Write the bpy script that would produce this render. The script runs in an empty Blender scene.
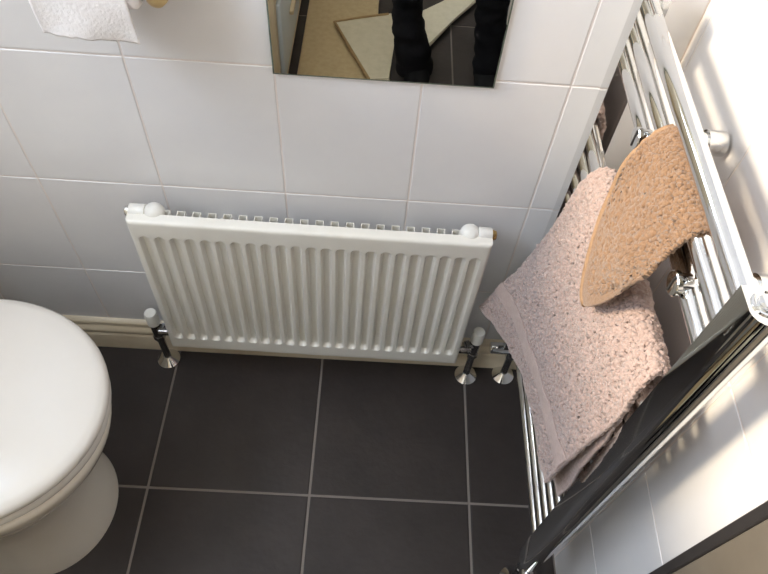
import bpy, bmesh, math, random
from mathutils import Vector, Matrix, noise
random.seed(7)
R = math.radians
SC = bpy.context.scene
COL = SC.collection

# ------------------------------------------------------------------ camera
cam_d = bpy.data.cameras.new('camera')
cam = bpy.data.objects.new('camera', cam_d)
COL.objects.link(cam)
cam_d.sensor_fit = 'HORIZONTAL'
cam_d.sensor_width = 36.0
cam_d.lens = 36.0 * 681.76 / 768.0
cam_d.clip_start = 0.01
cam.location = (0.0309, -0.7691, 1.367)
cam.rotation_euler = (R(34.98), R(-3.10), R(1.91))
SC.camera = cam

# ------------------------------------------------------------------ light
XL, XR, YF, ZC = -1.02, 0.425, -1.90, 2.35      # left wall, right wall, wall behind, ceiling
WY0, WY1, WZ0, WZ1 = -1.40, -0.10, 1.51, 2.25   # window opening in the left wall
world = bpy.data.worlds.new('sky')
SC.world = world
world.use_nodes = True
bg = world.node_tree.nodes['Background']
bg.inputs['Color'].default_value = (0.745, 0.86, 1.04, 1)
bg.inputs['Strength'].default_value = 15.5

sun_d = bpy.data.lights.new('sun', 'SUN')
sun_d.energy = 4.4
sun_d.color = (1.0, 0.83, 0.58)
sun_d.angle = R(7.5)
sun = bpy.data.objects.new('sun', sun_d)
COL.objects.link(sun)
sun.location = (-3, -1.5, 3.5)
sun.rotation_euler = Vector((1.0, 0.135, -0.66)).to_track_quat('-Z', 'Y').to_euler()

por_d = bpy.data.lights.new('window_portal', 'AREA')
por_d.shape = 'RECTANGLE'
por_d.size = WZ1 - WZ0
por_d.size_y = WY1 - WY0
por_d.cycles.is_portal = True
por = bpy.data.objects.new('window_portal', por_d)
COL.objects.link(por)
por.location = (XL - 0.09, (WY0 + WY1) / 2, (WZ0 + WZ1) / 2)
por.rotation_euler = (0, R(-90), 0)

vs = SC.view_settings
vs.view_transform = 'Standard'
vs.look = 'None'
vs.gamma = 1.0
vs.use_curve_mapping = False
vs.exposure = -0.05

# ------------------------------------------------------------------ materials
def srgb(r, g, b):
    def f(c):
        c /= 255.0
        return c / 12.92 if c <= 0.04045 else ((c + 0.055) / 1.055) ** 2.4
    return (f(r), f(g), f(b), 1.0)

def mat(name, col, rough=0.5, metal=0.0, var=None, vscale=6.0, vdetail=4.0, bump=0.0, bscale=200.0,
        sheen=0.0, coat=0.0, rvar=0.0, spec=0.5, sss=0.0):
    m = bpy.data.materials.new(name)
    m.use_nodes = True
    nt = m.node_tree
    b = nt.nodes['Principled BSDF']
    b.inputs['Base Color'].default_value = col
    b.inputs['Roughness'].default_value = rough
    b.inputs['Metallic'].default_value = metal
    b.inputs['Specular IOR Level'].default_value = spec
    if sheen:
        b.inputs['Sheen Weight'].default_value = sheen
        b.inputs['Sheen Roughness'].default_value = 0.5
    if coat:
        b.inputs['Coat Weight'].default_value = coat
        b.inputs['Coat Roughness'].default_value = 0.05
    if sss:
        b.inputs['Subsurface Weight'].default_value = sss
        b.inputs['Subsurface Radius'].default_value = (0.01, 0.008, 0.006)
    tc = nt.nodes.new('ShaderNodeTexCoord')
    geo = nt.nodes.new('ShaderNodeNewGeometry')
    nz = nt.nodes.new('ShaderNodeTexNoise')
    nz.inputs['Scale'].default_value = vscale
    nz.inputs['Detail'].default_value = vdetail
    nz.inputs['Roughness'].default_value = 0.6
    nt.links.new(geo.outputs['Position'], nz.inputs['Vector'])
    if var:
        mx = nt.nodes.new('ShaderNodeMix')
        mx.data_type = 'RGBA'
        mx.inputs[6].default_value = col
        mx.inputs[7].default_value = var
        rp = nt.nodes.new('ShaderNodeMapRange')
        rp.inputs[1].default_value = 0.35
        rp.inputs[2].default_value = 0.68
        nt.links.new(nz.outputs['Fac'], rp.inputs[0])
        nt.links.new(rp.outputs[0], mx.inputs[0])
        nt.links.new(mx.outputs[2], b.inputs['Base Color'])
    if rvar:
        rr = nt.nodes.new('ShaderNodeMapRange')
        rr.inputs[3].default_value = max(0.0, rough - rvar)
        rr.inputs[4].default_value = rough + rvar
        nt.links.new(nz.outputs['Fac'], rr.inputs[0])
        nt.links.new(rr.outputs[0], b.inputs['Roughness'])
    if bump:
        n2 = nt.nodes.new('ShaderNodeTexNoise')
        n2.inputs['Scale'].default_value = bscale
        n2.inputs['Detail'].default_value = 3.0
        nt.links.new(geo.outputs['Position'], n2.inputs['Vector'])
        bp = nt.nodes.new('ShaderNodeBump')
        bp.inputs['Strength'].default_value = bump
        bp.inputs['Distance'].default_value = 0.002
        nt.links.new(n2.outputs['Fac'], bp.inputs['Height'])
        nt.links.new(bp.outputs['Normal'], b.inputs['Normal'])
    return m

M = {
 'wall_tile': mat('white_glazed_tile', srgb(234, 231, 229), 0.20, var=srgb(228, 225, 224), vscale=5, bump=0.25, bscale=9, rvar=0.05),
 'wall_grout': mat('wall_grout', srgb(230, 220, 213), 0.85, bump=0.3, bscale=400),
 'paint': mat('white_paint', srgb(236, 226, 208), 0.7, bump=0.1, bscale=120),
 'floor_tile': mat('slate_porcelain', srgb(57, 50, 47), 0.50, var=srgb(46, 40, 37), vscale=7, vdetail=8, bump=0.35, bscale=70, rvar=0.08, spec=0.35),
 'floor_grout': mat('floor_grout', srgb(128, 119, 112), 0.9, bump=0.4, bscale=300),
 'skirting': mat('cream_gloss_paint', srgb(226, 212, 186), 0.35, var=srgb(214, 198, 170), vscale=12),
 'enamel': mat('radiator_enamel', srgb(236, 232, 222), 0.28, var=srgb(231, 226, 214), vscale=10, coat=0.2),
 'white_plastic': mat('white_plastic', srgb(238, 236, 230), 0.35, var=srgb(228, 224, 214), vscale=30),
 'ceramic': mat('white_ceramic', srgb(240, 232, 218), 0.12, var=srgb(236, 227, 212), vscale=4, coat=0.3),
 'seat_plastic': mat('seat_plastic', srgb(224, 218, 210), 0.22, var=srgb(220, 214, 205), vscale=4),
 'chrome': mat('chrome', (0.74, 0.74, 0.73, 1), 0.06, 1.0, rvar=0.03, vscale=20),
 'dull_chrome': mat('dull_chrome', (0.42, 0.41, 0.40, 1), 0.22, 1.0, var=(0.25, 0.24, 0.23, 1), vscale=90),
 'brass': mat('brass', (0.75, 0.52, 0.20, 1), 0.25, 1.0, var=(0.5, 0.36, 0.16, 1), vscale=120),
 'mirror': mat('silvered_glass', (0.86, 0.85, 0.79, 1), 0.005, 1.0, var=(0.85, 0.84, 0.78, 1), vscale=3),
 'mirror_edge': mat('mirror_edge', srgb(120, 128, 116), 0.25, var=srgb(90, 96, 86), vscale=40),
 'towel': mat('pink_beige_terry', srgb(189, 164, 154), 0.95, var=srgb(170, 145, 134), vscale=260, vdetail=2, bump=0.6, bscale=900, sheen=0.35),
 'towel_band': mat('woven_band', srgb(190, 167, 158), 0.85, var=srgb(181, 157, 147), vscale=120, bump=0.5, bscale=700, sheen=0.2),
 'cloth': mat('tan_terry', srgb(150, 117, 88), 0.95, var=srgb(130, 98, 70), vscale=260, vdetail=2, bump=0.6, bscale=900, sheen=0.35),
 'cloth_hem': mat('tan_hem', srgb(164, 132, 102), 0.9, var=srgb(150, 118, 88), vscale=150, bump=0.5, bscale=500),
 'paper': mat('toilet_paper', srgb(251, 247, 245), 0.95, var=srgb(246, 240, 237), vscale=50, bump=0.5, bscale=260),
 'card': mat('cardboard', srgb(176, 150, 116), 0.9, var=srgb(160, 134, 100), vscale=60),
 'wood': mat('pale_wood', srgb(214, 190, 140), 0.45, var=srgb(198, 170, 118), vscale=30),
 'trousers': mat('black_fabric', srgb(24, 22, 24), 0.95, var=srgb(14, 13, 15), vscale=40, bump=0.4, bscale=250, spec=0.2),
 'top': mat('charcoal_fabric', srgb(44, 44, 50), 0.95, var=srgb(34, 34, 40), vscale=40, bump=0.4, bscale=250, spec=0.2),
 'skin': mat('skin', srgb(214, 170, 146), 0.5, var=srgb(204, 156, 132), vscale=20, sss=0.1),
 'hair': mat('brown_hair', srgb(62, 44, 32), 0.6, var=srgb(46, 32, 24), vscale=90),
 'shoe': mat('black_leather', srgb(16, 15, 15), 0.8, var=srgb(20, 19, 19), vscale=60, spec=0.15),
 'mat_beige': mat('beige_cotton', srgb(206, 184, 142), 0.95, var=srgb(196, 172, 130), vscale=60, bump=0.5, bscale=400, sheen=0.2),
 'mat_cream': mat('cream_cotton', srgb(224, 214, 188), 0.95, var=srgb(214, 204, 176), vscale=40, bump=0.5, bscale=400, sheen=0.2),
 'mat_border': mat('beige_border', srgb(178, 150, 108), 0.95, var=srgb(166, 138, 98), vscale=80, bump=0.4, bscale=400),
 'unit_cream': mat('cream_laminate', srgb(226, 206, 170), 0.4, var=srgb(220, 198, 160), vscale=8),
 'unit_pale': mat('pale_blue_laminate', srgb(206, 212, 212), 0.35, var=srgb(198, 206, 206), vscale=8),
 'black_trim': mat('black_trim', srgb(48, 45, 45), 0.45, var=srgb(52, 49, 48), vscale=60),
 'taupe': mat('taupe_panel', srgb(114, 106, 95), 0.40, var=srgb(104, 96, 85), vscale=9, vdetail=6),
 'black_plastic': mat('black_plastic', srgb(20, 20, 22), 0.3, var=srgb(26, 26, 28), vscale=40),
 'screen': mat('phone_glass', srgb(14, 14, 16), 0.08, var=srgb(18, 18, 22), vscale=10),
}

# ------------------------------------------------------------------ helpers
def link(name, me, m, parent=None, smooth=None):
    o = bpy.data.objects.new(name, me)
    COL.objects.link(o)
    if m and not me.materials:
        me.materials.append(M[m])
    if smooth is not None:
        for p in me.polygons:
            p.use_smooth = True
        if smooth < 180:
            try:
                me.set_sharp_from_angle(angle=R(smooth))
            except Exception:
                pass
    if parent is not None:
        o.parent = parent
        o.matrix_parent_inverse = Matrix.Identity(4)
        # geometry is authored in world coordinates: keep it there
        off = Vector((0, 0, 0)); q = parent
        while q is not None:
            off += q.location; q = q.parent
        o.location = -off + o.location
    return o

def from_bm(name, bm, m, parent=None, smooth=None):
    bmesh.ops.recalc_face_normals(bm, faces=bm.faces[:])
    me = bpy.data.meshes.new(name)
    bm.to_mesh(me); bm.free()
    return link(name, me, m, parent, smooth)

def thing(name, loc, label, cat, group=None):
    o = bpy.data.objects.new(name, None)
    o.empty_display_size = 0.05
    COL.objects.link(o)
    o.location = loc
    return tag(o, label, cat, group)

def tag(o, label, cat, group=None):
    o['label'] = label; o['category'] = cat
    if group: o['group'] = group
    return o

def struct(o, label=None):
    o['kind'] = 'structure'
    if label: o['label'] = label
    return o

def box(bm, lo, hi, bev=0.0, seg=1):
    lo, hi = Vector(lo), Vector(hi)
    r = bmesh.ops.create_cube(bm, size=1.0, matrix=Matrix.Translation((lo + hi) / 2) @ Matrix.Diagonal((*(hi - lo), 1.0)))
    if bev > 0:
        es = set()
        for v in r['verts']:
            for e in v.link_edges: es.add(e)
        bmesh.ops.bevel(bm, geom=list(es), offset=bev, segments=seg, affect='EDGES', profile=0.5)

def frame(d):
    d = d.normalized()
    a = Vector((0, 0, 1)) if abs(d.z) < 0.9 else Vector((1, 0, 0))
    u = d.cross(a).normalized()
    return u, d.cross(u).normalized()

def lathe(bm, p0, d, prof, n=24):
    """prof: list of (distance along d, radius); closed with caps where radius > 0"""
    p0 = Vector(p0); d = Vector(d).normalized(); u, w = frame(d)
    rings = []
    for t, r in prof:
        c = p0 + d * t
        if r <= 1e-6:
            rings.append([bm.verts.new(c)])
        else:
            rings.append([bm.verts.new(c + (u * math.cos(2 * math.pi * k / n) + w * math.sin(2 * math.pi * k / n)) * r) for k in range(n)])
    for a, b in zip(rings, rings[1:]):
        for k in range(n):
            j = (k + 1) % n
            if len(a) == 1 and len(b) == 1: continue
            if len(a) == 1: bm.faces.new((a[0], b[k], b[j]))
            elif len(b) == 1: bm.faces.new((a[k], a[j], b[0]))
            else: bm.faces.new((a[k], a[j], b[j], b[k]))
    if len(rings[0]) > 1: bm.faces.new(rings[0][::-1])
    if len(rings[-1]) > 1: bm.faces.new(rings[-1])

def tube(bm, pts, r, n=14, caps=True):
    pts = [Vector(p) for p in pts]
    rs = r if isinstance(r, (list, tuple)) else [r] * len(pts)
    d0 = (pts[1] - pts[0]).normalized(); u, w = frame(d0)
    rings = []
    for i, p in enumerate(pts):
        if i == 0: d = pts[1] - pts[0]
        elif i == len(pts) - 1: d = pts[-1] - pts[-2]
        else: d = (pts[i + 1] - pts[i]).normalized() + (pts[i] - pts[i - 1]).normalized()
        d.normalize()
        u = (u - d * u.dot(d)).normalized(); w = d.cross(u)
        rings.append([bm.verts.new(p + (u * math.cos(2 * math.pi * k / n) + w * math.sin(2 * math.pi * k / n)) * rs[i]) for k in range(n)])
    for a, b in zip(rings, rings[1:]):
        for k in range(n):
            j = (k + 1) % n
            bm.faces.new((a[k], a[j], b[j], b[k]))
    if caps:
        bm.faces.new(rings[0][::-1]); bm.faces.new(rings[-1])

def prism(bm, poly, z0, z1):
    a = [bm.verts.new((x, y, z0)) for x, y in poly]
    b = [bm.verts.new((x, y, z1)) for x, y in poly]
    n = len(poly)
    for k in range(n):
        j = (k + 1) % n
        bm.faces.new((a[k], a[j], b[j], b[k]))
    bm.faces.new(a[::-1]); bm.faces.new(b)

def loft(bm, rings, cap0=True, cap1=True, closed=True):
    vs_ = [[bm.verts.new(p) for p in r] for r in rings]
    n = len(vs_[0])
    for a, b in zip(vs_, vs_[1:]):
        for k in range(n if closed else n - 1):
            j = (k + 1) % n
            bm.faces.new((a[k], a[j], b[j], b[k]))
    if cap0: bm.faces.new(vs_[0][::-1])
    if cap1: bm.faces.new(vs_[-1])

def spline(pts, t):
    """Catmull-Rom through pts (Vectors), t in 0..1"""
    n = len(pts) - 1
    f = min(max(t, 0), 1) * n
    i = min(int(f), n - 1); f -= i
    p1, p2 = pts[i], pts[i + 1]
    p0 = pts[i - 1] if i > 0 else p1 * 2 - p2
    p3 = pts[i + 2] if i + 2 <= n else p2 * 2 - p1
    return 0.5 * ((2 * p1) + (p2 - p0) * f + (2 * p0 - 5 * p1 + 4 * p2 - p3) * f * f + (3 * p1 - p0 - 3 * p2 + p3) * f ** 3)

# ------------------------------------------------------------------ room shell
def shell_box(name, lo, hi, m):
    bm = bmesh.new(); box(bm, lo, hi)
    return struct(from_bm(name, bm, m))

GR = 0.0009   # recess of the joints behind the tile faces
wall_back = shell_box('wall_back', (XL - 0.1, GR, -0.02), (XR + 0.1, 0.10, ZC), 'wall_grout')
wall_right = shell_box('wall_right', (XR + GR, YF - 0.1, -0.02), (XR + 0.10, GR, ZC), 'wall_grout')
floor = shell_box('floor', (XL - 0.1, YF - 0.1, -0.12), (XR + 0.1, 0.1, -0.0018), 'floor_grout')
wall_front = shell_box('wall_front', (XL, YF - 0.1, -0.0018), (XR + GR, YF, ZC), 'paint')
ceiling = shell_box('ceiling', (XL - 0.1, YF - 0.1, ZC), (XR + 0.1, 0.1, ZC + 0.08), 'paint')
bm = bmesh.new()
for lo, hi in (((XL - 0.1, YF - 0.1, -0.0018), (XL, GR, WZ0)), ((XL - 0.1, YF - 0.1, WZ1), (XL, GR, ZC)),
               ((XL - 0.1, YF - 0.1, WZ0), (XL, WY0, WZ1)), ((XL - 0.1, WY1, WZ0), (XL, GR, WZ1))):
    box(bm, lo, hi)
wall_left = struct(from_bm('wall_left', bm, 'paint'))

bm = bmesh.new()
for lo, hi in (((XL - 0.08, WY0, WZ0), (XL - 0.03, WY1, WZ0 + 0.04)), ((XL - 0.08, WY0, WZ1 - 0.04), (XL - 0.03, WY1, WZ1)),
               ((XL - 0.08, WY0, WZ0 + 0.04), (XL - 0.03, WY0 + 0.04, WZ1 - 0.04)), ((XL - 0.08, WY1 - 0.04, WZ0 + 0.04), (XL - 0.03, WY1, WZ1 - 0.04))):
    box(bm, lo, hi, 0.004)
struct(from_bm('window_1', bm, 'white_plastic'), 'white window frame in the side wall above the toilet')

def tile_mesh(a, b, t, ch, name):
    """slab a x b in local XY centred, top face at z=0, thickness t, pillowed edge"""
    bm = bmesh.new()
    def ring(ins, z):
        return [(-a/2 + ins, -b/2 + ins, z), (a/2 - ins, -b/2 + ins, z), (a/2 - ins, b/2 - ins, z), (-a/2 + ins, b/2 - ins, z)]
    loft(bm, [ring(0, -t), ring(0, -ch), ring(ch * 0.45, -ch * 0.3), ring(ch * 1.5, 0)])
    bmesh.ops.recalc_face_normals(bm, faces=bm.faces[:])
    me = bpy.data.meshes.new(name); bm.to_mesh(me); bm.free()
    return me

_tm = {}
def lay_tiles(parent, umin, umax, u0, du, vmin, vmax, v0, dv, joint, place, m, t, ch, skip=None):
    us = [umin] + [u0 + du * k for k in range(-40, 41) if umin + 0.01 < u0 + du * k < umax - 0.01] + [umax]
    vs2 = [vmin] + [v0 + dv * k for k in range(-40, 41) if vmin + 0.01 < v0 + dv * k < vmax - 0.01] + [vmax]
    for i in range(len(us) - 1):
        for j in range(len(vs2) - 1):
            a = us[i+1] - us[i] - joint; b = vs2[j+1] - vs2[j] - joint
            if a < 0.006 or b < 0.006: continue
            cu, cv = (us[i] + us[i+1]) / 2, (vs2[j] + vs2[j+1]) / 2
            if skip and skip(cu, cv): continue
            key = (round(a, 4), round(b, 4), m)
            if key not in _tm:
                me = tile_mesh(a, b, t, ch, 'tile'); me.materials.append(M[m]); _tm[key] = me
            o = bpy.data.objects.new('tile', _tm[key])
            COL.objects.link(o)
            o.parent = parent
            o.matrix_world = place(cu, cv)
            o.location = o.location - parent.location

TW, TH = 0.203, 0.2506
def on_back(x, z):   # local XY -> world X,Z ; local Z -> -Y
    return Matrix.Translation((x, 0, z)) @ Matrix(((1, 0, 0, 0), (0, 0, -1, 0), (0, 1, 0, 0), (0, 0, 0, 1)))
lay_tiles(wall_back, XL, XR, -0.5182, TW, 0.0, 2.30, 0.7752, TH, 0.0028, on_back, 'wall_tile', 0.004, 0.0009)
def on_right(y, z):  # local X -> +Y? local Z -> -X
    return Matrix.Translation((XR, y, z)) @ Matrix(((0, 0, -1, 0), (-1, 0, 0, 0), (0, 1, 0, 0), (0, 0, 0, 1)))
lay_tiles(wall_right, -1.12, 0.0, -0.02, TW, 0.0, 2.30, 0.730, TH, 0.0028, on_right, 'wall_tile', 0.004, 0.0009)
FT = 0.3223
def on_floor(x, y):
    return Matrix.Translation((x, y, 0))
lay_tiles(floor, XL, XR, -0.3822, FT, YF, 0.0, -0.3298, FT, 0.0048, on_floor, 'floor_tile', 0.004, 0.0016)

# moulded skirting along the back wall
prof = [(0, 0), (-0.018, 0), (-0.018, 0.050), (-0.016, 0.055), (-0.0145, 0.057), (-0.0145, 0.060), (-0.0165, 0.064), (-0.0165, 0.070),
        (-0.013, 0.076), (-0.009, 0.080), (-0.009, 0.083), (-0.011, 0.086), (-0.010, 0.092), (-0.005, 0.097), (0, 0.098)]
bm = bmesh.new()
loft(bm, [[(x, y, z) for y, z in prof] for x in (XL, XR)])
struct(from_bm('baseboard_back', bm, 'skirting', smooth=35), 'cream moulded skirting board along the back wall')

# ------------------------------------------------------------------ radiator
RX0, RX1, RZ0, RZ1, RY = -0.361, 0.2235, 0.116, 0.517, -0.074
rad = thing('panel_radiator', (-0.07, -0.06, RZ0), 'white fluted panel radiator on the tiled wall below the mirror', 'radiator')
NG, GX0, GX1 = 23, -0.3395, 0.2015
pitch = (GX1 - GX0) / (NG - 1)
def sstep(a, b, x):
    t = min(max((x - a) / (b - a), 0), 1); return t * t * (3 - 2 * t)
GZ0, GZ1 = 0.156, 0.479
def rad_depth(x, z):
    h = 0.0
    k = round((x - GX0) / pitch)
    if 0 <= k < NG:
        dx = abs(x - (GX0 + k * pitch))
        # rounded ends
        e = 0.0
        if z > GZ1 - 0.007: e = (z - (GZ1 - 0.007))
        if z < GZ0 + 0.007: e = ((GZ0 + 0.007) - z)
        dd = math.hypot(dx, max(e, 0)) if e > 0 else dx
        h = (1 - sstep(0.0048, 0.0094, dd)) * 0.0100
    # rolled outer edges
    ed = min(x - RX0, RX1 - x, z - RZ0, RZ1 - z)
    if ed < 0.006:
        h += 0.006 - math.sqrt(max(0.006 ** 2 - (0.006 - ed) ** 2, 0))
    return h
xs = sorted(set([RX0, RX0 + .0008, RX0 + .002, RX0 + .004, RX0 + .006, RX1 - .006, RX1 - .004, RX1 - .002, RX1 - .0008, RX1] +
     [round(GX0 + k * pitch + d, 5) for k in range(NG) for d in (-.0118, -.0095, -.0085, -.0074, -.0063, -.0052, -.004, -.002, 0, .002, .004, .0052, .0063, .0074, .0085, .0095)]))
zs = [RZ0, RZ0 + .0008, RZ0 + .002, RZ0 + .004, RZ0 + .006] + [RZ0 + .006 + (GZ0 - .012 - RZ0 - .006) * k / 3 for k in range(1, 3)]
zs += [GZ0 - .012 + .0015 * k for k in range(18)]
zs += [GZ0 + .02 + (GZ1 - .02 - GZ0 - .02) * k / 8 for k in range(1, 8)]
zs += [GZ1 - .0135 + .0015 * k for k in range(18)]
zs += [GZ1 + .016, RZ1 - .012, RZ1 - .006, RZ1 - .004, RZ1 - .002, RZ1 - .0008, RZ1]
zs = sorted(set(round(z, 5) for z in zs if RZ0 <= z <= RZ1))
bm = bmesh.new()
g = [[bm.verts.new((x, RY + rad_depth(x, z), z)) for x in xs] for z in zs]
for a, b in zip(g, g[1:]):
    for k in range(len(xs) - 1):
        bm.faces.new((a[k], a[k+1], b[k+1], b[k]))
# returns to the back and rear sheet
loop = g[0] + [r[-1] for r in g[1:]] + g[-1][-2::-1] + [r[0] for r in g[-2:0:-1]]
back = [bm.verts.new((v.co.x, RY + 0.019, v.co.z)) for v in loop]
for k in range(len(loop)):
    j = (k + 1) % len(loop)
    bm.faces.new((loop[k], back[k], back[j], loop[j]))
bm.faces.new(back)
from_bm('panel', bm, 'enamel', rad, smooth=40)
# folded convector fins welded to the rear
bm = bmesh.new()
for k in range(1, 21):
    x = GX0 + (k + 0.5) * pitch
    for lo, hi in (((x - .0065, -.0545, .17), (x - .0055, -.0445, .5160)), ((x + .0055, -.0545, .17), (x + .0065, -.0445, .5160)),
                   ((x - .0065, -.0445, .17), (x + .0065, -.0437, .5160))):
        box(bm, lo, hi)
o = from_bm('convector_fins', bm, 'enamel', rad)
o['kind'] = 'stuff'
# top fittings: blanking ends with boss
for s, xb, xc0, xc1, xe, mt in ((-1, -0.3215, -0.3345, -0.3605, -0.3685, 'chrome'), (1, 0.188, 0.2015, 0.2235, 0.2315, 'brass')):
    bm = bmesh.new()
    bmesh.ops.create_uvsphere(bm, u_segments=24, v_segments=16, radius=0.0168, matrix=Matrix.Translation((xb, -0.046, 0.511)))
    lathe(bm, (xb, -0.046, 0.511), (s, 0, 0), [(0.008, 0.0105), (abs(xc0 - xb), 0.0105), (abs(xc0 - xb) + .001, 0.0128), (abs(xc1 - xb) - .001, 0.0128), (abs(xc1 - xb), 0.012)], 24)
    tube(bm, [(xb, -0.046, 0.511), (xb, -0.058, 0.500)], 0.007)
    fit = from_bm('end_fitting', bm, 'white_plastic', rad, smooth=40)
    bm = bmesh.new()
    lathe(bm, (xc1, -0.046, 0.511), (s, 0, 0), [(-0.002, 0.0095), (0.003, 0.0098), (0.0035, 0.0085), (0.007, 0.008), (0.008, 0.006)], 6 if s > 0 else 20)
    o = from_bm('bleed_plug', bm, mt, fit, smooth=30)
    o['label'] = 'brass plug' if s > 0 else 'chrome plug'
rad.location.z -= 0.004; rad.rotation_euler.y = 0.011; rad.scale.x = 1.013
# wall brackets
for x in (-0.22, 0.09):
    for z in (0.20, 0.42):
        bm = bmesh.new(); box(bm, (x - 0.012, -0.0545, z), (x + 0.012, -0.0002, z + 0.03), 0.001)
        from_bm('wall_bracket', bm, 'enamel', rad)
# bottom inlet stubs
for x0, x1 in ((-0.385, -0.355), (0.218, 0.250)):
    bm = bmesh.new(); tube(bm, [(x0, -0.055, 0.142), (x1, -0.055, 0.142)], 0.0075, 16)
    from_bm('inlet_stub', bm, 'dull_chrome', rad, smooth=40)

def rad_valve(x, y, s, label, capped=True):
    t = thing('radiator_valve', (x, y, 0), label, 'valve', 'radiator valves')
    bm = bmesh.new()
    lathe(bm, (x, y, 0), (0, 0, 1), [(0.0005, 0.025), (0.003, 0.0248), (0.010, 0.017), (0.0165, 0.0098), (0.018, 0.0085)], 32)
    from_bm('floor_flange', bm, 'chrome', t, smooth=25)
    bm = bmesh.new(); tube(bm, [(x, y, 0.001), (x, y, 0.125)], 0.0077, 18)
    from_bm('pipe', bm, 'dull_chrome', t, smooth=40)
    bm = bmesh.new()
    lathe(bm, (x, y, 0.092), (0, 0, 1), [(0, 0.0105), (0.002, 0.0125), (0.016, 0.0125), (0.018, 0.0105)], 6)
    lathe(bm, (x, y, 0.108), (0, 0, 1), [(0, 0.0105), (0.048, 0.0105)], 20)
    from_bm('valve_body', bm, 'dull_chrome', t, smooth=30)
    bm = bmesh.new()
    lathe(bm, (x, y, 0.140), (-s, -0.25, 0), [(0.006, 0.0085), (0.014, 0.0085), (0.014, 0.012), (0.022, 0.012), (0.022, 0.009), (0.026, 0.009)], 6)
    from_bm('union_nut', bm, 'dull_chrome', t, smooth=30)
    bm = bmesh.new()
    lathe(bm, (x, y, 0.153), (0, 0, 1), [(0, 0.011), (0.002, 0.0132), (0.010, 0.0132), (0.034, 0.0128), (0.038, 0.0112), (0.039, 0.0)], 28)
    from_bm('cap', bm, 'white_plastic', t, smooth=40)
    return t
rad_valve(-0.401, -0.040, -1, 'chrome radiator valve with white cap at the end nearer the toilet')
rad_valve(0.265, -0.040, 1, 'chrome radiator valve with white cap at the end nearer the towel rail')

# ------------------------------------------------------------------ heated towel rail
UX, YN, YFAR = 0.322, -0.453, -0.056
UZ0, UZ1 = 0.150, 0.948
rail = thing('heated_towel_rail', (0.337, -0.255, UZ0), 'chrome ladder towel rail on the right wall', 'towel rail')
dprof = [(0, 0), (0, -.025), (.0012, -.029), (.004, -.033), (.009, -.0365), (.016, -.038), (.023, -.0365), (.028, -.033), (.0308, -.029), (.032, -.025), (.032, 0)]
for yi, s in ((YN, 1), (YFAR, -1)):
    bm = bmesh.new()
    poly = [(UX + a, yi + b * s) for a, b in dprof]
    prism(bm, poly, UZ0, UZ1)
    up = from_bm('upright', bm, 'chrome', rail, smooth=32)
    bm = bmesh.new()
    lathe(bm, (UX + .016, yi - s * .017, UZ1), (0, 0, 1), [(-0.002, 0.0125), (0.0015, 0.0125), (0.002, 0.011), (0.0008, 0.0095), (0.0008, 0.008), (0.003, 0.0075), (0.004, 0.006), (0.0042, 0.0)], 28)
    o = from_bm('top_plug', bm, 'chrome', up, smooth=35)
TX = 0.338
tz = [0.925, 0.887, 0.849] + [0.713, 0.675, 0.637, 0.599] + [0.217 + 0.038 * k for k in range(8)]
bm = bmesh.new()
tube(bm, [(0, YFAR + .001, 0), (0, YN - .001, 0)], 0.0108, 24)
tme = None
for z in tz:
    if tme is None:
        o = from_bm('tube', bm, 'chrome', rail, smooth=60); tme = o.data; base = o.location.copy(); o.location = base + Vector((TX, 0, z))
    else:
        o = bpy.data.objects.new('tube', tme); COL.objects.link(o); o.parent = rail; o.location = base + Vector((TX, 0, z))
for y in (-0.186, -0.385):
    bm = bmesh.new()
    z = 0.854
    lathe(bm, (TX - .005, y, z), (1, 0, 0), [(0, 0.0065), (0.012, 0.0065), (0.012, 0.0115), (0.066, 0.0115), (0.066, 0.0145), (0.0868, 0.0145)], 28)
    br = from_bm('wall_bracket', bm, 'chrome', rail, smooth=35)
    bm = bmesh.new()
    lathe(bm, (TX - .001, y, z), (-1, 0, 0), [(0, 0.0105), (0.0115, 0.0105), (0.0115, 0.0128), (0.0160, 0.0128), (0.0172, 0.0118), (0.0176, 0.0)], 32)
    clamp = from_bm('clamp_disc', bm, 'chrome', br, smooth=35)
    bm = bmesh.new(); box(bm, (TX - .0194, y - .0010, z - .0105), (TX - .0180, y + .0010, z + .0105))
    from_bm('clamp_seam', bm, 'black_trim', br)
for y in (-0.168, -0.385):
    bm = bmesh.new()
    z = 0.274
    lathe(bm, (TX - .005, y, z), (1, 0, 0), [(0, 0.0065), (0.012, 0.0065), (0.012, 0.0115), (0.066, 0.0115), (0.066, 0.0145), (0.0868, 0.0145)], 28)
    from_bm('wall_bracket', bm, 'chrome', rail, smooth=35)

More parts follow.
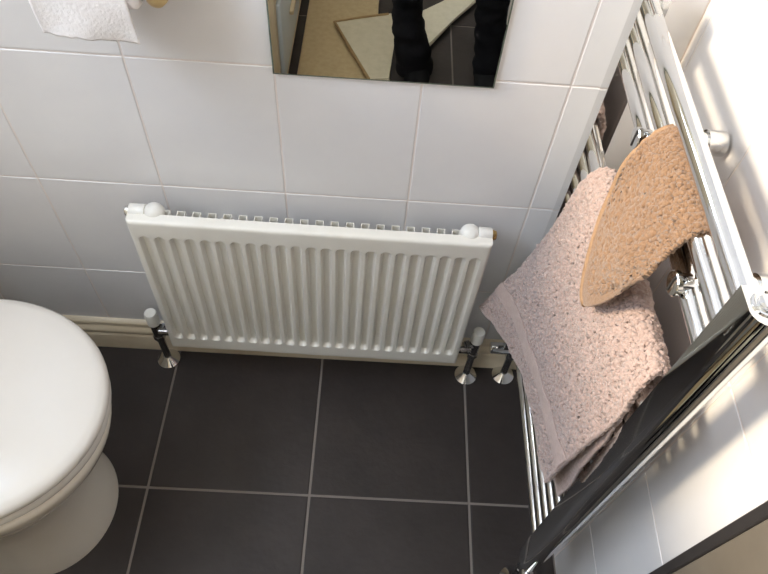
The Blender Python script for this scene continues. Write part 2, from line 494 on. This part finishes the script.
def rail_valve(x, y, label, cd):
    t = thing('towel_rail_valve', (x, y, 0), label, 'valve', 'towel rail valves')
    bm = bmesh.new()
    lathe(bm, (x, y, 0), (0, 0, 1), [(0.0005, 0.025), (0.003, 0.0248), (0.010, 0.017), (0.0165, 0.0098), (0.018, 0.0085)], 32)
    from_bm('floor_flange', bm, 'chrome', t, smooth=25)
    bm = bmesh.new(); tube(bm, [(x, y, 0.001), (x, y, 0.11)], 0.0077, 18)
    from_bm('pipe', bm, 'dull_chrome', t, smooth=40)
    bm = bmesh.new()
    lathe(bm, (x, y, 0.088), (0, 0, 1), [(0, 0.0125), (0.014, 0.0125)], 6)
    lathe(bm, (x, y, 0.102), (0, 0, 1), [(0, 0.011), (0.034, 0.011)], 20)
    lathe(bm, (x, y, 0.134), (0, 0, 1), [(0, 0.0135), (0.0155, 0.0135)], 6)
    from_bm('valve_body', bm, 'dull_chrome', t, smooth=30)
    bm = bmesh.new()
    lathe(bm, (x + cd[0] * 0.008, y + cd[1] * 0.008, 0.119), cd, [(0, 0.010), (0.004, 0.0125), (0.040, 0.0125), (0.042, 0.011), (0.042, 0.0)], 26)
    from_bm('cap', bm, 'chrome', t, smooth=35)
rail_valve(UX + .028, -0.034, 'chrome valve with horizontal cap under the far end of the towel rail', (-1, 0, 0))
rail_valve(UX + .016, -0.472, 'chrome valve under the near end of the towel rail', (0, -1, 0))

# ------------------------------------------------------------------ textiles
def sheet(curves, nu, nv, fuzz, seed, scale=420.0, offs=None, vflat=None):
    """curves: list over u of lists of Vectors (v). returns grid of points"""
    cv = [[Vector(p) for p in c] for c in curves]
    G = []
    for j in range(nv + 1):
        v = j / nv
        row_ctrl = [spline(c, v) for c in cv]
        G.append([spline(row_ctrl, i / nu) for i in range(nu + 1)])
    N = [[None] * (nu + 1) for _ in range(nv + 1)]
    for j in range(nv + 1):
        for i in range(nu + 1):
            du = G[j][min(i+1, nu)] - G[j][max(i-1, 0)]
            dv = G[min(j+1, nv)][i] - G[max(j-1, 0)][i]
            N[j][i] = du.cross(dv).normalized()
    out = []
    for j in range(nv + 1):
        row = []
        for i in range(nu + 1):
            p = G[j][i]
            f = fuzz
            if vflat: f = fuzz * vflat(i / nu, j / nv)
            d = noise.noise(p * scale + Vector((seed, 0, 0))) * f + noise.noise(p * scale * 0.45 + Vector((0, seed, 0))) * f * 0.8
            d += noise.noise(p * 22 + Vector((0, 0, seed))) * 0.0035
            j2 = Vector((noise.noise(p * scale + Vector((9, seed, 3))), noise.noise(p * scale + Vector((5, 7, seed))), noise.noise(p * scale + Vector((seed, 4, 8))))) * f * 0.35
            row.append(p + N[j][i] * d + j2)
        out.append(row)
    return out, N

def sheet_obj(name, grid, m, parent, thick, off=0.0):
    bm = bmesh.new()
    g = [[bm.verts.new(p) for p in row] for row in grid]
    for a, b in zip(g, g[1:]):
        for k in range(len(a) - 1):
            bm.faces.new((a[k], a[k+1], b[k+1], b[k]))
    me = bpy.data.meshes.new(name); bm.to_mesh(me); bm.free()
    o = link(name, me, m, parent, smooth=180)
    md = o.modifiers.new('thickness', 'SOLIDIFY'); md.thickness = thick; md.offset = off
    return o

towel = thing('hand_towel', (0.33, -0.26, 0.30), 'pinkish beige terry towel folded over the middle bars of the towel rail', 'towel')
TOWEL = [
 [(.250, -.050, .294), (.268, -.062, .375), (.290, -.073, .465), (.312, -.088, .585), (.320, -.100, .684), (.337, -.109, .729), (.356, -.110, .700), (.362, -.108, .58), (.364, -.108, .45)],
 [(.279, -.155, .352), (.276, -.160, .440), (.284, -.168, .540), (.302, -.178, .640), (.317, -.186, .706), (.337, -.190, .739), (.357, -.190, .705), (.363, -.19, .58), (.365, -.19, .45)],
 [(.296, -.245, .385), (.288, -.248, .465), (.290, -.253, .555), (.303, -.262, .650), (.317, -.268, .709), (.338, -.270, .741), (.358, -.270, .706), (.364, -.27, .58), (.366, -.27, .45)],
 [(.301, -.345, .408), (.296, -.346, .490), (.298, -.346, .575), (.306, -.346, .660), (.319, -.346, .713), (.339, -.346, .744), (.359, -.346, .708), (.364, -.346, .58), (.366, -.346, .45)],
 [(.294, -.441, .452), (.298, -.442, .520), (.309, -.444, .605), (.320, -.444, .670), (.3235, -.438, .722), (.341, -.424, .748), (.360, -.424, .710), (.364, -.424, .58), (.366, -.424, .45)],
]
# keep the rear layer behind the bars
for c in TOWEL:
    for k in (6, 7, 8):
        x, y, z = c[k]; c[k] = (x + 0.004, y, z)
BV0, BV1 = 0.112, 0.160
def tflat(u, v):
    f = 1.0
    if BV0 - .005 < v < BV1 + .005: f = 0.12
    if v < 0.02 or u > 0.985 or u < 0.012: f = 0.35
    return f
tg, tn = sheet(TOWEL, 260, 520, 0.0042, 3.0, scale=480.0, vflat=tflat)
sheet_obj('outer_layer', tg, 'towel', towel, 0.007)
# woven band near the hem: a thin strip lying on the pile
jb0, jb1 = int(BV0 * 520), int(BV1 * 520)
band = [[tg[j][i] - tn[j][i] * 0.0 for i in range(261)] for j in range(jb0, jb1 + 1)]
# pick the outward side (towards the room)
sgn = -1.0 if tn[jb0][130].x > 0 else 1.0
band = [[tg[j][i] + tn[j][i] * sgn * 0.0046 for i in range(261)] for j in range(jb0, jb1 + 1)]
sheet_obj('woven_band', band, 'towel_band', towel, 0.0016)
INNER = [
 [(.276, -.070, .34), (.292, -.078, .42), (.305, -.088, .50), (.317, -.094, .60), (.324, -.098, .68)],
 [(.300, -.160, .37), (.300, -.165, .45), (.302, -.170, .53), (.313, -.180, .62), (.324, -.186, .69)],
 [(.314, -.250, .39), (.309, -.253, .46), (.308, -.256, .54), (.314, -.262, .62), (.324, -.268, .69)],
 [(.318, -.345, .41), (.316, -.345, .48), (.314, -.345, .56), (.317, -.345, .63), (.325, -.345, .70)],
 [(.3200, -.448, .418), (.3235, -.448, .470), (.3225, -.446, .53), (.3235, -.446, .60), (.3235, -.443, .668)],
]
ig, inn = sheet(INNER, 150, 120, 0.0016, 8.0)
sheet_obj('inner_layer', ig, 'towel', towel, 0.005)

cloth = thing('face_cloth', (0.31, -0.28, 0.72), 'small tan terry face cloth draped over the upper bars of the towel rail', 'cloth')
CLOTH = [
 [(.316, -.221, .879), (.324, -.220, .892), (.338, -.220, .9005), (.3505, -.220, .889), (.3525, -.220, .86), (.353, -.220, .84)],
 [(.304, -.226, .850), (.313, -.227, .877), (.330, -.228, .899), (.343, -.229, .9005), (.3535, -.229, .87), (.354, -.229, .82)],
 [(.297, -.244, .790), (.304, -.247, .846), (.322, -.250, .893), (.342, -.252, .9015), (.3540, -.252, .87), (.355, -.252, .80)],
 [(.288, -.304, .713), (.294, -.300, .795), (.311, -.293, .874), (.337, -.288, .9025), (.3545, -.286, .876), (.356, -.284, .80)],
 [(.290, -.338, .742), (.295, -.335, .810), (.312, -.329, .876), (.337, -.324, .9025), (.3545, -.321, .876), (.356, -.318, .80)],
 [(.303, -.369, .842), (.310, -.365, .864), (.322, -.361, .886), (.337, -.358, .902), (.3530, -.355, .876), (.355, -.350, .80)],
]
def cflat(u, v):
    return 0.15 if (v < 0.06 or u < 0.06) else 1.0
cg, cn = sheet(CLOTH, 150, 200, 0.0030, 5.0, scale=480.0, vflat=cflat)
sheet_obj('terry_sheet', cg, 'cloth', cloth, 0.005)
# stitched hem along the far free edge down to the hanging corner
hem_pts = [cg[int(j)][0] for j in (80, 60, 40, 20, 0)] + [cg[0][i] for i in range(5, 101, 5)]
bm = bmesh.new(); tube(bm, hem_pts, 0.0046, 10)
from_bm('hem', bm, 'cloth_hem', cloth, smooth=180)

# ------------------------------------------------------------------ mirror
mir = thing('wall_mirror', (0.038, -0.003, 0.765), 'frameless rectangular mirror on the tiled wall above the radiator', 'mirror')
MX0, MX1, MZ0, MZ1 = -0.1135, 0.1890, 0.7665, 1.22
bm = bmesh.new(); box(bm, (MX0, -0.0048, MZ0), (MX1, -0.0003, MZ1))
from_bm('glass_edge', bm, 'mirror_edge', mir)
bm = bmesh.new()
e = 0.0022
loft(bm, [[(MX0 + e, -0.0049, MZ0 + e), (MX1 - e, -0.0049, MZ0 + e), (MX1 - e, -0.0049, MZ1 - e), (MX0 + e, -0.0049, MZ1 - e)],
          [(MX0 + e, -0.0053, MZ0 + e), (MX1 - e, -0.0053, MZ0 + e), (MX1 - e, -0.0053, MZ1 - e), (MX0 + e, -0.0053, MZ1 - e)]])
from_bm('reflecting_face', bm, 'mirror', mir)

# ------------------------------------------------------------------ toilet
toilet = thing('toilet', (-0.62, -0.36, 0), 'white ceramic toilet with closed lid standing at the left', 'toilet')
TYC = -0.362
def oval(front, back_, b, z, n=72, cx=None, p=2.0, yc=TYC):
    cx = (-0.56 if cx is None else cx)
    pts = []
    for k in range(n):
        t = 2 * math.pi * k / n
        c, s = math.cos(t), math.sin(t)
        if c >= 0:
            x = cx + (front - cx) * abs(c) ** (2 / p); y = yc + b * math.copysign(abs(s) ** (2 / p), s)
        else:
            x = cx - (cx - back_) * abs(c) ** (2 / 4.0); y = yc + b * math.copysign(abs(s) ** (2 / 4.0), s) if False else yc + b * (math.copysign(abs(s) ** 0.55, s))
        pts.append((x, y, z))
    return pts
bm = bmesh.new()
loft(bm, [oval(*a, yc=TYC - 0.012 * (1 - sstep(0.1, 0.34, a[3]))) for a in ((-.433, -.80, .134, 0.0002), (-.434, -.80, .133, .012), (-.444, -.80, .126, .04), (-.455, -.80, .119, .09), (-.458, -.80, .118, .15),
     (-.445, -.80, .124, .20), (-.415, -.80, .142, .25), (-.380, -.80, .163, .30), (-.360, -.80, .175, .335), (-.354, -.80, .179, .355), (-.354, -.80, .179, .366), (-.360, -.80, .174, .3725))])
from_bm('pan', bm, 'ceramic', toilet, smooth=60)
def slab(rings):
    bm = bmesh.new(); loft(bm, [oval(*a) for a in rings]); bm.transform(Matrix.Translation((-0.004, 0.006, 0))); return bm
from_bm('seat', slab(((-.356, -.775, .176, .3735), (-.347, -.78, .184, .377), (-.344, -.78, .187, .385), (-.347, -.78, .184, .393), (-.353, -.775, .178, .396))), 'seat_plastic', toilet, smooth=50)
from_bm('lid', slab(((-.352, -.775, .178, .3985), (-.343, -.78, .186, .402), (-.340, -.78, .1885, .409), (-.341, -.78, .1875, .415), (-.346, -.775, .183, .4205),
     (-.356, -.76, .173, .4235), (-.39, -.73, .14, .4255), (-.46, -.66, .08, .4270), (-.52, -.60, .03, .4275))), 'seat_plastic', toilet, smooth=50)
for y in (-0.075, 0.075):
    bm = bmesh.new(); lathe(bm, (-0.79, TYC + y - 0.02, 0.41), (0, 1, 0), [(0, 0.008), (0.002, 0.011), (0.038, 0.011), (0.04, 0.008)], 20)
    from_bm('hinge', bm, 'chrome', toilet, smooth=35)
bm = bmesh.new(); box(bm, (-1.015, TYC - 0.19, 0.366), (-0.83, TYC + 0.19, 0.76), 0.02, 3)
cis = from_bm('cistern', bm, 'ceramic', toilet, smooth=40)
bm = bmesh.new(); box(bm, (-1.018, TYC - 0.198, 0.761), (-0.822, TYC + 0.198, 0.795), 0.012, 3)
from_bm('cistern_lid', bm, 'ceramic', cis, smooth=40)
bm = bmesh.new(); lathe(bm, (-0.92, TYC, 0.795), (0, 0, 1), [(0, 0.026), (0.006, 0.026), (0.008, 0.023), (0.008, 0)], 28)
from_bm('flush_button', bm, 'chrome', cis, smooth=35)
bm = bmesh.new(); box(bm, (-1.015, TYC - 0.11, 0.0002), (-0.72, TYC + 0.11, 0.368), 0.02, 3)
from_bm('soil_shroud', bm, 'ceramic', toilet, smooth=40)

# ------------------------------------------------------------------ toilet roll and holder
RCX, RCY, RCZ, RR = -0.297, -0.062, 0.945, 0.046
holder = thing('toilet_roll_holder', (RCX, 0, RCZ), 'pale wooden toilet roll holder on the wall above the toilet', 'roll holder')
bm = bmesh.new(); lathe(bm, (RCX - .078, RCY, RCZ), (1, 0, 0), [(0, 0.007), (0.155, 0.007)], 20)
from_bm('spindle', bm, 'wood', holder, smooth=40)
for x in (RCX - .072, RCX + .070):
    bm = bmesh.new()
    lathe(bm, (x, -0.0002, 0.908), (0, -1, 0.0), [(0, 0.022), (0.008, 0.022), (0.010, 0.019), (0.012, 0.013), (0.06, 0.013), (0.068, 0.011), (0.072, 0.006), (0.073, 0)], 26)
    box(bm, (x - 0.007, RCY - 0.012, 0.908), (x + 0.007, RCY + 0.012, RCZ + 0.015), 0.004, 2)
    from_bm('arm', bm, 'wood', holder, smooth=40)
roll = thing('toilet_roll', (RCX, RCY, RCZ), 'white toilet paper roll with a sheet hanging down the wall', 'toilet roll')
bm = bmesh.new()
n = 40
prof = [(RCX - .053, .021), (RCX - .053, RR - .001), (RCX - .052, RR), (RCX + .052, RR), (RCX + .053, RR - .001), (RCX + .053, .021)]
loft(bm, [[(x, RCY + r * math.cos(2 * math.pi * k / n), RCZ + r * math.sin(2 * math.pi * k / n)) for k in range(n)] for x, r in prof + prof[:1]], False, False)
bmesh.ops.remove_doubles(bm, verts=bm.verts[:], dist=1e-5)
from_bm('roll', bm, 'paper', roll, smooth=50)
bm = bmesh.new()
prof = [(RCX - .0528, .0185), (RCX - .0528, .0208), (RCX + .0528, .0208), (RCX + .0528, .0185)]
loft(bm, [[(x, RCY + r * math.cos(2 * math.pi * k / n), RCZ + r * math.sin(2 * math.pi * k / n)) for k in range(n)] for x, r in prof + prof[:1]], False, False)
bmesh.ops.remove_doubles(bm, verts=bm.verts[:], dist=1e-5)
from_bm('core', bm, 'card', roll, smooth=50)
grid = []
SY = RCY - RR - 0.0008
for j in range(31):
    v = j / 30
    row = []
    for i in range(41):
        u = i / 40
        zb = 0.876 + 0.006 * math.sin(u * 5) * 0.35 - 0.003 * u + (0.0025 * noise.noise(Vector((u * 9, 0, 0))))
        z = RCZ + (zb - RCZ) * v
        x = RCX - .0525 + .105 * u + 0.004 * v * (u - 0.5) - 0.002 * v
        y = SY + 0.004 * v * math.sin(u * 7 + v * 2) * v + 0.006 * v * v
        y += 0.0008 * noise.noise(Vector((u * 40, v * 30, 2)))
        row.append(Vector((x, y, z)))
    grid.append(row)
sheet_obj('hanging_sheet', grid, 'paper', roll, 0.0006)

# ------------------------------------------------------------------ tall panel with black edge at right front
pan = thing('wall_panel', (0.415, -0.85, 0), 'tall taupe panel with a black edge strip on the right wall', 'panel')
bm = bmesh.new(); box(bm, (0.4065, -0.93, 0.0005), (0.4248, -0.5735, 2.05), 0.001)
from_bm('board', bm, 'taupe', pan)
bm = bmesh.new(); box(bm, (0.4045, -0.5733, 0.0005), (0.4248, -0.5600, 2.052), 0.0015)
from_bm('edge_strip', bm, 'black_trim', pan)

# ------------------------------------------------------------------ things seen in the mirror
bm = bmesh.new(); box(bm, (-0.222, -1.60, 0.0005), (0.016, -0.86, 0.0125), 0.005, 2)
tag(from_bm('bath_mat', bm, 'mat_beige', smooth=40), 'flat beige bath mat on the floor, reflected in the mirror', 'bath mat')

ct = thing('folded_towel', (0.05, -1.2, 0.013), 'cream towel with darker border lying over the beige mat, reflected in the mirror', 'towel')
outline = [(-.128, -1.240), (.000, -.955), (.065, -.965), (.070, -1.150), (.188, -1.150), (.262, -1.285), (.352, -1.42), (.38, -1.52), (.30, -1.49), (.235, -1.40), (.160, -1.325), (.05, -1.305)]
def outl(poly, z0, z1, bm):
    prism(bm, poly, z0, z1)
bm = bmesh.new(); prism(bm, outline, 0.0135, 0.0225)
bmesh.ops.bevel(bm, geom=[e for e in bm.edges if abs(e.verts[0].co.z - e.verts[1].co.z) < 1e-6 and e.verts[0].co.z > 0.02], offset=0.004, segments=2, affect='EDGES')
from_bm('cloth', bm, 'mat_cream', ct, smooth=40)
bm = bmesh.new()
tube(bm, [(.000, -.958, .0215), (-.064, -1.098, .0215), (-.125, -1.238, .0215), (-.04, -1.272, .0215), (.05, -1.302, .0215)], 0.0055, 10)
from_bm('border', bm, 'mat_border', ct, smooth=60)

unit = thing('storage_unit', (-0.45, -1.25, 0), 'cream storage unit with pale rounded drawers, reflected at the mirror edge', 'storage unit')
UXF = -0.243
bm = bmesh.new(); box(bm, (-0.66, -1.62, 0.03), (UXF, -0.80, 0.62), 0.008, 2)
from_bm('body', bm, 'unit_cream', unit, smooth=40)
bm = bmesh.new(); box(bm, (-0.64, -1.60, 0.0005), (UXF - 0.012, -0.82, 0.031))
from_bm('plinth', bm, 'black_trim', unit)
for k, (y0, y1) in enumerate(((-1.185, -0.815), (-1.605, -1.225))):
    for z0, z1 in ((0.11, 0.345), (0.36, 0.595)):
        bm = bmesh.new(); box(bm, (UXF - 0.002, y0, z0), (UXF + 0.012, y1, z1), 0.006, 3)
        dr = from_bm('drawer', bm, 'unit_pale', unit, smooth=40)
        bm = bmesh.new(); box(bm, (UXF + 0.012, (y0 + y1) / 2 - 0.04, (z0 + z1) / 2 - 0.006), (UXF + 0.024, (y0 + y1) / 2 + 0.04, (z0 + z1) / 2 + 0.006), 0.003, 2)
        from_bm('handle', bm, 'unit_cream', dr, smooth=40)

# ------------------------------------------------------------------ photographer (legs show in the mirror)
def skin_mesh(name, verts, edges, radii, root, m, parent, sub=2, disp=0.0, dscale=14):
    me = bpy.data.meshes.new(name)
    me.from_pydata(verts, edges, [])
    o = bpy.data.objects.new(name, me)
    COL.objects.link(o)
    sk = o.modifiers.new('skin', 'SKIN')
    sk.use_smooth_shade = True
    for i, r in enumerate(radii):
        d = me.skin_vertices[0].data[i]
        d.radius = r if isinstance(r, tuple) else (r, r)
        d.use_root = (i == root)
    sb = o.modifiers.new('sub', 'SUBSURF'); sb.levels = sub; sb.render_levels = sub
    dg = bpy.context.evaluated_depsgraph_get()
    nm = bpy.data.meshes.new_from_object(o.evaluated_get(dg))
    bpy.data.objects.remove(o)
    if disp:
        for v in nm.vertices:
            p = v.co
            a = noise.noise(Vector((p.x * dscale, p.y * dscale, p.z * dscale * 2.2)))
            v.co = p + v.normal * a * disp
    nm.materials.clear()
    nm.name = name
    return link(name, nm, m, parent, smooth=180)

PX = 0.190
per = thing('person', (PX, -1.08, 0), 'person standing in black trousers taking the photo, legs reflected in the mirror', 'person')
LF, RF = 0.145, 0.362      # foot x
bv = [(PX, -1.10, .93), (PX, -1.10, 1.08), (PX - .01, -1.10, 1.24), (PX - .02, -1.09, 1.38), (PX - .03, -1.08, 1.47), (PX - .035, -1.06, 1.56),
      (.105, -1.10, .88), (.096, -1.042, .30), (LF - .015, -1.03, .08), (LF - .005, -1.00, .045),
      (.275, -1.10, .88), (.338, -1.042, .30), (RF, -1.03, .08), (RF, -1.00, .045),
      (.015, -1.09, 1.40), (-.035, -1.05, 1.16), (-.040, -.92, 1.28),
      (.335, -1.09, 1.40), (.325, -1.02, 1.14), (.122, -.92, 1.27)]
be = [(0, 1), (1, 2), (2, 3), (3, 4), (4, 5), (0, 6), (6, 7), (7, 8), (8, 9), (0, 10), (10, 11), (11, 12), (12, 13), (3, 14), (14, 15), (15, 16), (3, 17), (17, 18), (18, 19)]
brd = [(.13, .09), (.125, .085), (.13, .09), (.12, .085), (.05, .05), (.045, .045), .060, .034, .026, .022, .060, .034, .026, .022, .045, .036, .024, .045, .036, .024]
body = skin_mesh('body', bv, be, brd, 0, 'skin', per)
# head with features (lofted), looking down at the phone
HC = Vector((PX - .04, -1.05, 1.665))
bm = bmesh.new()
bmesh.ops.create_uvsphere(bm, u_segments=32, v_segments=24, radius=1.0)
for v in bm.verts:
    x, y, z = v.co
    jaw = 1.0 - 0.22 * max(0, -z)
    q = Vector((x * 0.073 * jaw, y * 0.093 * (1.0 - 0.05 * max(0, -z)), z * 0.112))
    if y > 0.5: q.y += 0.020 * math.exp(-((x / .16) ** 2 + ((z + .12) / .22) ** 2))      # nose
    if y > 0.4: q.y -= 0.010 * (math.exp(-(((x - .38) / .2) ** 2 + ((z - .08) / .14) ** 2)) + math.exp(-(((x + .38) / .2) ** 2 + ((z - .08) / .14) ** 2)))
    if y > 0.4: q.y += 0.006 * math.exp(-((x / .3) ** 2 + ((z + .52) / .1) ** 2))         # lips
    v.co = q
for s in (-1, 1):
    bmesh.ops.create_uvsphere(bm, u_segments=12, v_segments=8, radius=1.0, matrix=Matrix.Translation((s * .074, -.008, -.005)) @ Matrix.Diagonal((.008, .018, .030, 1)))
bm.transform(Matrix.Translation(HC) @ Matrix.Rotation(R(-24), 4, 'X') @ Matrix.Rotation(R(8), 4, 'Z'))
head = from_bm('head', bm, 'skin', per, smooth=180)
bm = bmesh.new()
bmesh.ops.create_uvsphere(bm, u_segments=32, v_segments=24, radius=1.0)
for v in list(bm.verts):
    x, y, z = v.co
    k = 1.0
    if y > 0.25 and z < 0.62: k = 0.80
    v.co = Vector((x * 0.083 * k, y * 0.101 * k - .006, z * 0.122 * k + (.0 if z > -.4 else .03)))
bm.transform(Matrix.Translation(HC) @ Matrix.Rotation(R(-24), 4, 'X') @ Matrix.Rotation(R(8), 4, 'Z'))
from_bm('hair', bm, 'hair', head, smooth=180)
for s in (-1, 1):
    bm = bmesh.new()
    bmesh.ops.create_uvsphere(bm, u_segments=12, v_segments=8, radius=0.0105, matrix=Matrix.Translation((s * .028, .078, .012)))
    bm.transform(Matrix.Translation(HC) @ Matrix.Rotation(R(-24), 4, 'X') @ Matrix.Rotation(R(8), 4, 'Z'))
    from_bm('eye', bm, 'white_plastic', head, smooth=180)
# trousers
tv = [(PX, -1.10, .95), (.105, -1.10, .84), (.090, -1.05, .50), (.098, -1.04, .26), (.102, -1.04, .20), (.118, -1.025, .13), (.138, -1.005, .050), (.142, -1.00, .012),
      (.278, -1.10, .84), (.315, -1.05, .50), (.344, -1.04, .26), (.352, -1.04, .20), (.358, -1.025, .13), (.364, -1.005, .050), (.365, -1.00, .012), (PX, -1.10, 1.03)]
te = [(0, 1), (1, 2), (2, 3), (3, 4), (4, 5), (5, 6), (6, 7), (0, 8), (8, 9), (9, 10), (10, 11), (11, 12), (12, 13), (13, 14), (0, 15)]
tr = [(.15, .105), .085, .060, .052, .046, .056, .060, .062, .085, .060, .050, .050, .050, .050, .050, (.142, .1)]
skin_mesh('trousers', tv, te, tr, 0, 'trousers', per, sub=3, disp=0.010, dscale=16)
# top
sv = [(PX, -1.10, .98), (PX, -1.10, 1.12), (PX - .01, -1.10, 1.26), (PX - .02, -1.09, 1.40), (.015, -1.09, 1.41), (-.035, -1.05, 1.16), (-.036, -.95, 1.25),
      (.335, -1.09, 1.41), (.325, -1.02, 1.14), (.155, -.94, 1.24), (PX - .028, -1.085, 1.46)]
se = [(0, 1), (1, 2), (2, 3), (3, 4), (4, 5), (5, 6), (3, 7), (7, 8), (8, 9), (3, 10)]
sr = [(.150, .11), (.142, .102), (.148, .106), (.135, .1), .058, .050, .036, .058, .050, .036, .062]
skin_mesh('top', sv, se, sr, 0, 'top', per, sub=2, disp=0.008)
for x, s in ((LF, -1), (RF, 1)):
    bm = bmesh.new()
    rings = []
    for yy, w, h, cz in ((-1.135, .026, .03, .036), (-1.12, .036, .05, .052), (-1.07, .039, .058, .060), (-1.02, .042, .045, .047), (-.97, .044, .034, .036), (-.92, .038, .026, .028), (-.895, .022, .018, .021)):
        yc = yy + 0.0
        rings.append([(x + w * .92 * math.cos(2 * math.pi * k / 20), yc, max(0.001, cz - .002 + h * math.sin(2 * math.pi * k / 20))) for k in range(20)])
    loft(bm, rings)
    from_bm('shoe', bm, 'shoe', per, smooth=60)
# hands: palm and five fingers each, curled round the phone
def hand(wrist, s):
    w = Vector(wrist)
    v = [w, w + Vector((s * .004, .035, .022)), w + Vector((s * .006, .055, .038))]
    e = [(0, 1), (1, 2)]; r = [.022, (.026, .016), (.028, .013)]
    for k, (dz, ln) in enumerate(((.036, .9), (.016, 1.0), (-.004, .96), (-.022, .78))):
        b = len(v)
        p0 = w + Vector((s * .010, .058, .040 + dz * .55))
        p1 = p0 + Vector((s * .006, .026 * ln, .006 + dz * .25))
        p2 = p1 + Vector((-s * .020 * ln, .012, .002))
        p3 = p2 + Vector((-s * .018 * ln, -.004, .0))
        v += [p0, p1, p2, p3]; e += [(2, b), (b, b + 1), (b + 1, b + 2), (b + 2, b + 3)]; r += [.009, .0085, .008, .007]
    b = len(v)
    v += [w + Vector((-s * .016, .030, .034)), w + Vector((-s * .030, .036, .056)), w + Vector((-s * .034, .042, .078))]
    e += [(1, b), (b, b + 1), (b + 1, b + 2)]; r += [.011, .010, .008]
    return skin_mesh('hand', [tuple(p) for p in v], e, r, 0, 'skin', per, sub=2)
hand((-.040, -.905, 1.285), -1)
hand((.122, -.905, 1.275), 1)
ph = thing('phone', (.04, -.80, 1.33), 'black phone held in the hands of the person', 'phone')
bm = bmesh.new(); box(bm, (-.034, -.0655, -.0038), (.034, .0655, .0038), 0.0035, 3)
T = Matrix.Translation((.036, -.802, 1.345)) @ Matrix.Rotation(R(35), 4, 'X') @ Matrix.Rotation(R(90), 4, 'Z')
bm.transform(T)
from_bm('case', bm, 'black_plastic', ph, smooth=40)
bm = bmesh.new(); box(bm, (-.031, -.058, .0039), (.031, .058, .0044)); bm.transform(T)
from_bm('screen', bm, 'screen', ph)
